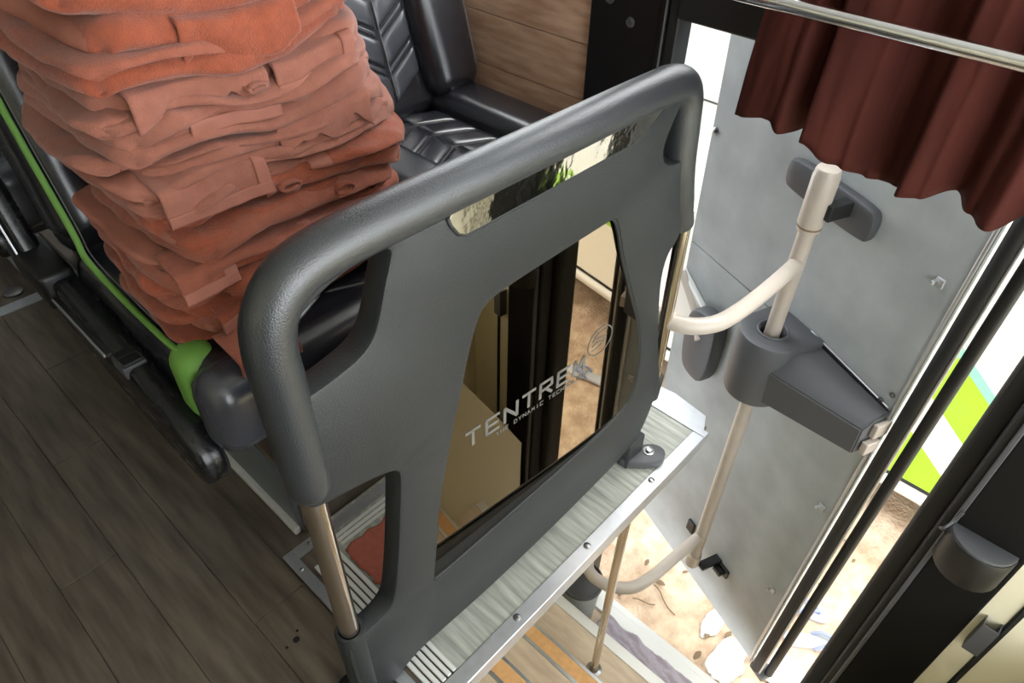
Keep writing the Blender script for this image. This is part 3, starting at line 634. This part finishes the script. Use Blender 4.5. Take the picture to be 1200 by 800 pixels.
bmesh.ops.recalc_face_normals(bm, faces=bm.faces[:]); bmesh.ops.bevel(bm, geom=bm.edges[:], offset=0.004, segments=2, affect='EDGES')
arm = obj('housing_arm', fin(bm), 'grey', DR, auto=40)
obj('torn_end', boxes([((-0.05, 0.02, 0.06), (-0.032, 0.065, 0.10)), ((-0.045, 0.0, 0.11), (-0.03, 0.05, 0.155))], 0.002), 'polepaint', arm)
obj('arm_seam', tube([(0.26, 0.004, 0.202), (-0.02, 0.004, 0.172)], 0.005, 8), 'black', DR)
obj('arm_seam', tube([(0.26, 0.006, 0.212), (-0.02, 0.006, 0.183)], 0.0025, 8), 'alu', DR)
for (u, v, z_) in ((0.24, 0.012, 0.20), (0.005, 0.006, 0.19), (-0.015, 0.006, 0.225)):
    s = obj('screw', lathe([(0.007, 0), (0.007, 0.004), (0.003, 0.007)], 10), 'screw', DR, auto=40); s.location = (u, v, z_); s.rotation_euler = (-math.pi/2, 0, 0)
for (u, z_) in ((0.012, 0.545), (0.012, -0.276), (0.03, -0.78)):
    s = obj('edge_catch', boxes([((-0.010, 0.0, -0.012), (0.012, 0.006, 0.012)), ((0.004, 0.0, -0.006), (0.012, 0.02, 0.006))], 0.002), 'alu', DR); s.location = (u, 0.0, z_)
s = obj('screw', lathe([(0.011, 0), (0.011, 0.004), (0.004, 0.009)], 12), 'screw', DR, auto=40); s.location = (0.80, 0.0, 0.55); s.rotation_euler = (-math.pi/2, 0, 0)
# dark cover and pale strut on the far half of the door
o = obj('hinge_cover', plate([chaikin([(0.54, -0.24), (0.62, -0.25), (0.67, -0.22), (0.685, -0.05), (0.66, 0.02), (0.55, 0.03), (0.535, -0.05)], 2)], 0.03, 0.012), 'grey', DR, auto=40); o.location = (0, 0.03, 0)
obj('strut', tube([(0.79, 0.02, 0.06), (0.66, 0.03, -0.04), (0.60, 0.06, -0.08)], 0.013, 12), 'polepaint', DR, auto=50)
o = obj('hinge_wedge', plate([[(0.80, 0.07), (0.60, -0.03), (0.60, -0.12), (0.70, -0.16), (0.785, -0.10)]], 0.012, 0.004), 'aluw', DR, auto=40); o.location = (0, 0.012, 0)
# two bent swing arms from the pole to the far jamb (door-local coordinates)
dl = DR.location; ang = math.atan2(0.642, 0.258)
def loc(p):
    dx, dy = p[0]-1.53, p[1]-0.135
    return (dx*math.cos(ang)+dy*math.sin(ang), -dx*math.sin(ang)+dy*math.cos(ang), p[2])
obj('swing_arm', tube(smoothpath([loc(p) for p in [(1.552, 0.452, 0.437), (1.42, 0.453, 0.437), (1.29, 0.459, 0.437), (1.20, 0.476, 0.437), (1.145, 0.525, 0.437), (1.135, 0.60, 0.437), (1.17, 0.70, 0.437), (1.29, 0.735, 0.437)]], 8), 0.0195, 20), 'polepaint', DR, auto=50)
obj('swing_arm', tube(smoothpath([loc(p) for p in [(1.552, 0.456, -0.775), (1.42, 0.475, -0.775), (1.29, 0.492, -0.775), (1.205, 0.522, -0.775), (1.155, 0.60, -0.775), (1.172, 0.68, -0.775), (1.30, 0.735, -0.775)]], 8), 0.021, 20), 'polepaint', DR, auto=50)

# ================================================================== THINGS ON THE STEPS
sp = tag(empty('support_pole', (0.966, 0.472, -0.93)), 'thin steel pole standing on the step and holding the platform edge', 'pole')
obj('pole_tube', tube([(0, 0, 0.0), (0, 0, 0.885)], 0.0125, 20), 'chrome', sp, auto=50)
obj('pole_foot', lathe([(0.026, 0), (0.026, 0.004), (0.016, 0.008), (0.013, 0.02)], 20), 'screw', sp, auto=40)
s = obj('bolt', lathe([(0.007, 0), (0.007, 0.008), (0.003, 0.01)], 8), 'darkhole', sp); s.location = (-0.034, 0.006, 0.0)
bn = tag(empty('waste_bin', (1.185, 0.70, -1.16)), 'dark grey round bin standing on the bottom step under the platform', 'bin')
obj('bin_body', lathe([(0.055, 0), (0.058, 0.004), (0.074, 0.24), (0.071, 0.24), (0.055, 0.01), (0.002, 0.008)], 32), 'doorgrey', bn, auto=40)
obj('bin_rim', lathe([(0.074, 0.236), (0.079, 0.238), (0.079, 0.250), (0.074, 0.252), (0.071, 0.248), (0.071, 0.238)], 32), 'grey', bn, auto=40)
def rag(u, v):
    x = 1.08+0.172*v + 0.008*N(u*9, 1) ; y = 0.61-0.50*u + 0.02*N(v*5, 4)
    r = abs(N(u*4+v*3, v*5, 2)); q = 0.016*(1-r)**4 + 0.010*N(u*9, v*5, 5) + 0.004*N(u*30, v*22)
    return Vector((x, y, -1.148 + max(0.0, q+0.006)))
tag(obj('floor_rag', solid(surf(rag, 90, 40), 0.004), 'cloth', smooth=True), 'crumpled grey lilac cloth lying on the bottom step', 'cloth')
def red(u, v):
    x = 0.405+0.30*u + 0.010*N(v*9, 1.2); y = 0.74+0.135*v + 0.012*N(u*9, 4.4)
    return Vector((x, y, 0.0055 + 0.004*abs(N(u*6, v*5, 2))))
tag(obj('folded_cloth', solid(surf(red, 30, 20), 0.003), 'redcloth', smooth=True), 'brick red cloth lying on the floor behind the partition', 'cloth')
# half-round pocket on the pillar
PK = tag(empty('pillar_pocket', (WX-0.02, -0.178, 0.085)), 'half-round black pocket fixed on the pillar by the door', 'pocket')
hr = [(0.0, 0.066)] + [(-0.062*math.cos(a), 0.066*math.sin(a)) for a in [math.radians(k) for k in range(80, -81, -16)]] + [(0.0, -0.066)]
o = obj('pocket_body', plate([hr], 0.05, 0.004, upright=False), 'black', PK, auto=40); o.location = (0, 0, 0.03)
o = obj('pocket_lid', plate([[(x*0.96, y*0.96) for x, y in hr]], 0.004, 0.002, upright=False), 'grey', PK, auto=40); o.location = (0, 0, 0.083)
obj('wire_loop', tube(smoothpath([(-0.01, 0.062, 0.13), (-0.012, 0.066, 0.10), (-0.03, 0.075, 0.085), (-0.012, 0.08, 0.06), (-0.004, 0.066, 0.05)], 6), 0.003, 8), 'grey', PK, smooth=True)

# ================================================================== OUTSIDE
PB = tag(empty('parked_bus', (2.75, 0, -1.5)), 'white bus with lime green diagonal bands parked outside the door', 'bus')
obj('body_side', boxes([((0, -5, 0.31), (0.15, 7, 3.2)), ((0.15, -5, 0.5), (2.4, 7, 3.2))]), 'buswhite', PB)
obj('panel_joint', box((-0.002, -5, 1.706), (0.01, 7, 1.714)), 'grey', PB)
def band(nm, pts, m):                       # pts in (y, z above ground)
    bm = bmesh.new(); f = [bm.verts.new((-0.0025, p[0], p[1])) for p in pts]; g = [bm.verts.new((0.002, p[0], p[1])) for p in pts]
    bm.faces.new(f); bm.faces.new(g[::-1])
    for k in range(len(pts)): bm.faces.new((f[k], g[k], g[(k+1) % len(pts)], f[(k+1) % len(pts)]))
    bmesh.ops.recalc_face_normals(bm, faces=bm.faces[:]); obj(nm, fin(bm), m, PB)
sl = 0.80                                    # all bands climb with the same slope
def yz(z_at0, y): return z_at0 + sl*y
band('lime_band', [(-0.8, 0.345), (0.40, yz(0.985, 0.40)), (0.40, yz(0.745, 0.40)), (-0.525, 0.325)], 'buslime')
band('mint_line', [(-0.85, yz(1.035, -0.85)), (0.40, yz(1.035, 0.40)), (0.40, yz(0.985, 0.40)), (-0.85, yz(0.985, -0.85))], 'busteal')
band('lime_band', [(-0.25, 0.325), (0.40, yz(0.525, 0.40)), (0.40, 0.325)], 'buslime')
band('lime_band', [(-3.0, 1.15), (-0.85, 1.02), (-0.85, 0.72), (-3.0, 0.80)], 'buslime')
obj('skirt_line', box((-0.004, -5, 0.305), (0.01, 7, 0.322)), 'blackmatt', PB)
obj('skirt_tube', tube([(0.02, -5, 0.262), (0.02, 7, 0.262)], 0.042, 16), 'aluw', PB, auto=50)
obj('underbody', box((0.3, -5, 0.12), (2.3, 7, 0.5)), 'blackmatt', PB)
def sandal(nm_label, x, y, rz, group=None):
    S = tag(empty('flip_flop', (x, y, -1.492), rz), nm_label, 'flip-flop', 'flip-flops on the sand')
    out = [(0.0, -0.13), (0.03, -0.125), (0.036, -0.09), (0.030, -0.02), (0.042, 0.06), (0.040, 0.11), (0.015, 0.135), (-0.015, 0.13), (-0.036, 0.10), (-0.038, 0.05), (-0.028, -0.02), (-0.034, -0.09), (-0.026, -0.125)]
    o = obj('sole', plate([chaikin(out)], 0.009, 0.003, upright=False), 'sandal', S, auto=40); o.location = (0, 0, 0.009)
    obj('toe_strap', tube(smoothpath([(0.038, -0.01, 0.016), (0.03, 0.03, 0.045), (0.003, 0.085, 0.034), (0.002, 0.088, 0.016)], 6), 0.0075, 10), 'strap', S, smooth=True)
    obj('toe_strap', tube(smoothpath([(-0.034, -0.01, 0.016), (-0.026, 0.03, 0.045), (0.0, 0.085, 0.034), (0.002, 0.088, 0.016)], 6), 0.0075, 10), 'strap', S, smooth=True)
sandal('white flip-flop with lilac straps close beside the door edge', 2.03, 0.10, math.radians(200))
sandal('white flip-flop with lilac straps close to the black pillar', 1.93, -0.03, math.radians(215))
sandal('white flip-flop lying farther along the parked bus', 2.35, -0.78, math.radians(160))
sandal('white flip-flop lying by the skirt of the parked bus', 2.58, -0.55, math.radians(150))
def bag(x, y, sx, sy, sz, seed, lab):
    bm = bmesh.new(); bmesh.ops.create_icosphere(bm, subdivisions=4, radius=1)
    for v in bm.verts:
        p = v.co.copy(); k = 1 + 0.25*N(p.x*1.6+seed, p.y*1.6, p.z*1.6) + 0.14*(1-abs(N(p.x*4, p.y*4+seed, p.z*4)))**2
        v.co = Vector((p.x*sx*k, p.y*sy*k, max(-0.1, p.z*k)*sz))
    o = tag(obj('plastic_bag', fin(bm), 'bagw', smooth=True), lab, 'plastic bag', 'litter on the sand'); o.location = (x, y, -1.485)
bag(1.60, 0.20, 0.10, 0.06, 0.035, 1, 'crumpled white plastic bag under the corner of the open door')
bag(1.72, 0.02, 0.07, 0.11, 0.03, 4, 'flat white plastic bag between the door edge and flip-flops')
bag(1.72, 0.33, 0.09, 0.035, 0.02, 9, 'small strip of white plastic film under the door bottom edge')
for k, (x, y, a, L_) in enumerate([(1.62, 0.47, 1.2, 0.16), (1.70, 0.62, 0.3, 0.08), (2.35, 0.12, 2.3, 0.14), (1.60, 0.56, 2.0, 0.10), (2.5, 0.05, 1.5, 0.1)]):
    p = [(x+math.cos(a)*L_*t+0.02*N(t*5, k), y+math.sin(a)*L_*t+0.02*N(t*5, k+9), -1.484) for t in (0, .25, .5, .75, 1)]
    tag(obj('twig', tube(smoothpath(p, 3), 0.003, 6), 'twig', smooth=True), ['dry bent twig beside the swing arm on the sand', 'short dry twig near the platform edge on the sand', 'thin dry twig between the door and the parked bus', 'thin curled twig near the bottom swing arm', 'short twig by the parked bus skirt'][k], 'twig', 'twigs on the sand')

# dry leaf scraps scattered on the sand
lb = surf(lambda u, v: Vector(((u-0.5)*0.05, (v-0.5)*0.026*math.sin(math.pi*(0.12+0.8*u)), 0.006+0.007*math.sin(u*3)+0.004*abs(v-0.5))), 8, 6)
lm = solid(lb, 0.0012)
rnd = random.Random(5)
for k in range(16):
    x = rnd.uniform(1.45, 1.85); y = rnd.uniform(0.18, 0.75)
    if k > 11: x = rnd.uniform(2.0, 2.6); y = rnd.uniform(0.0, 0.2)
    o = tag(obj('dry_leaf', lm, 'twig' if k == 0 else None, smooth=(k == 0)), 'small curled dry leaf lying loose on the sandy ground', 'leaf', 'dry leaves on the sand')
    o.location = (x, y, -1.486); o.rotation_euler = (0, 0, rnd.uniform(0, 6.28)); o.scale = (rnd.uniform(0.5, 1.0),)*3
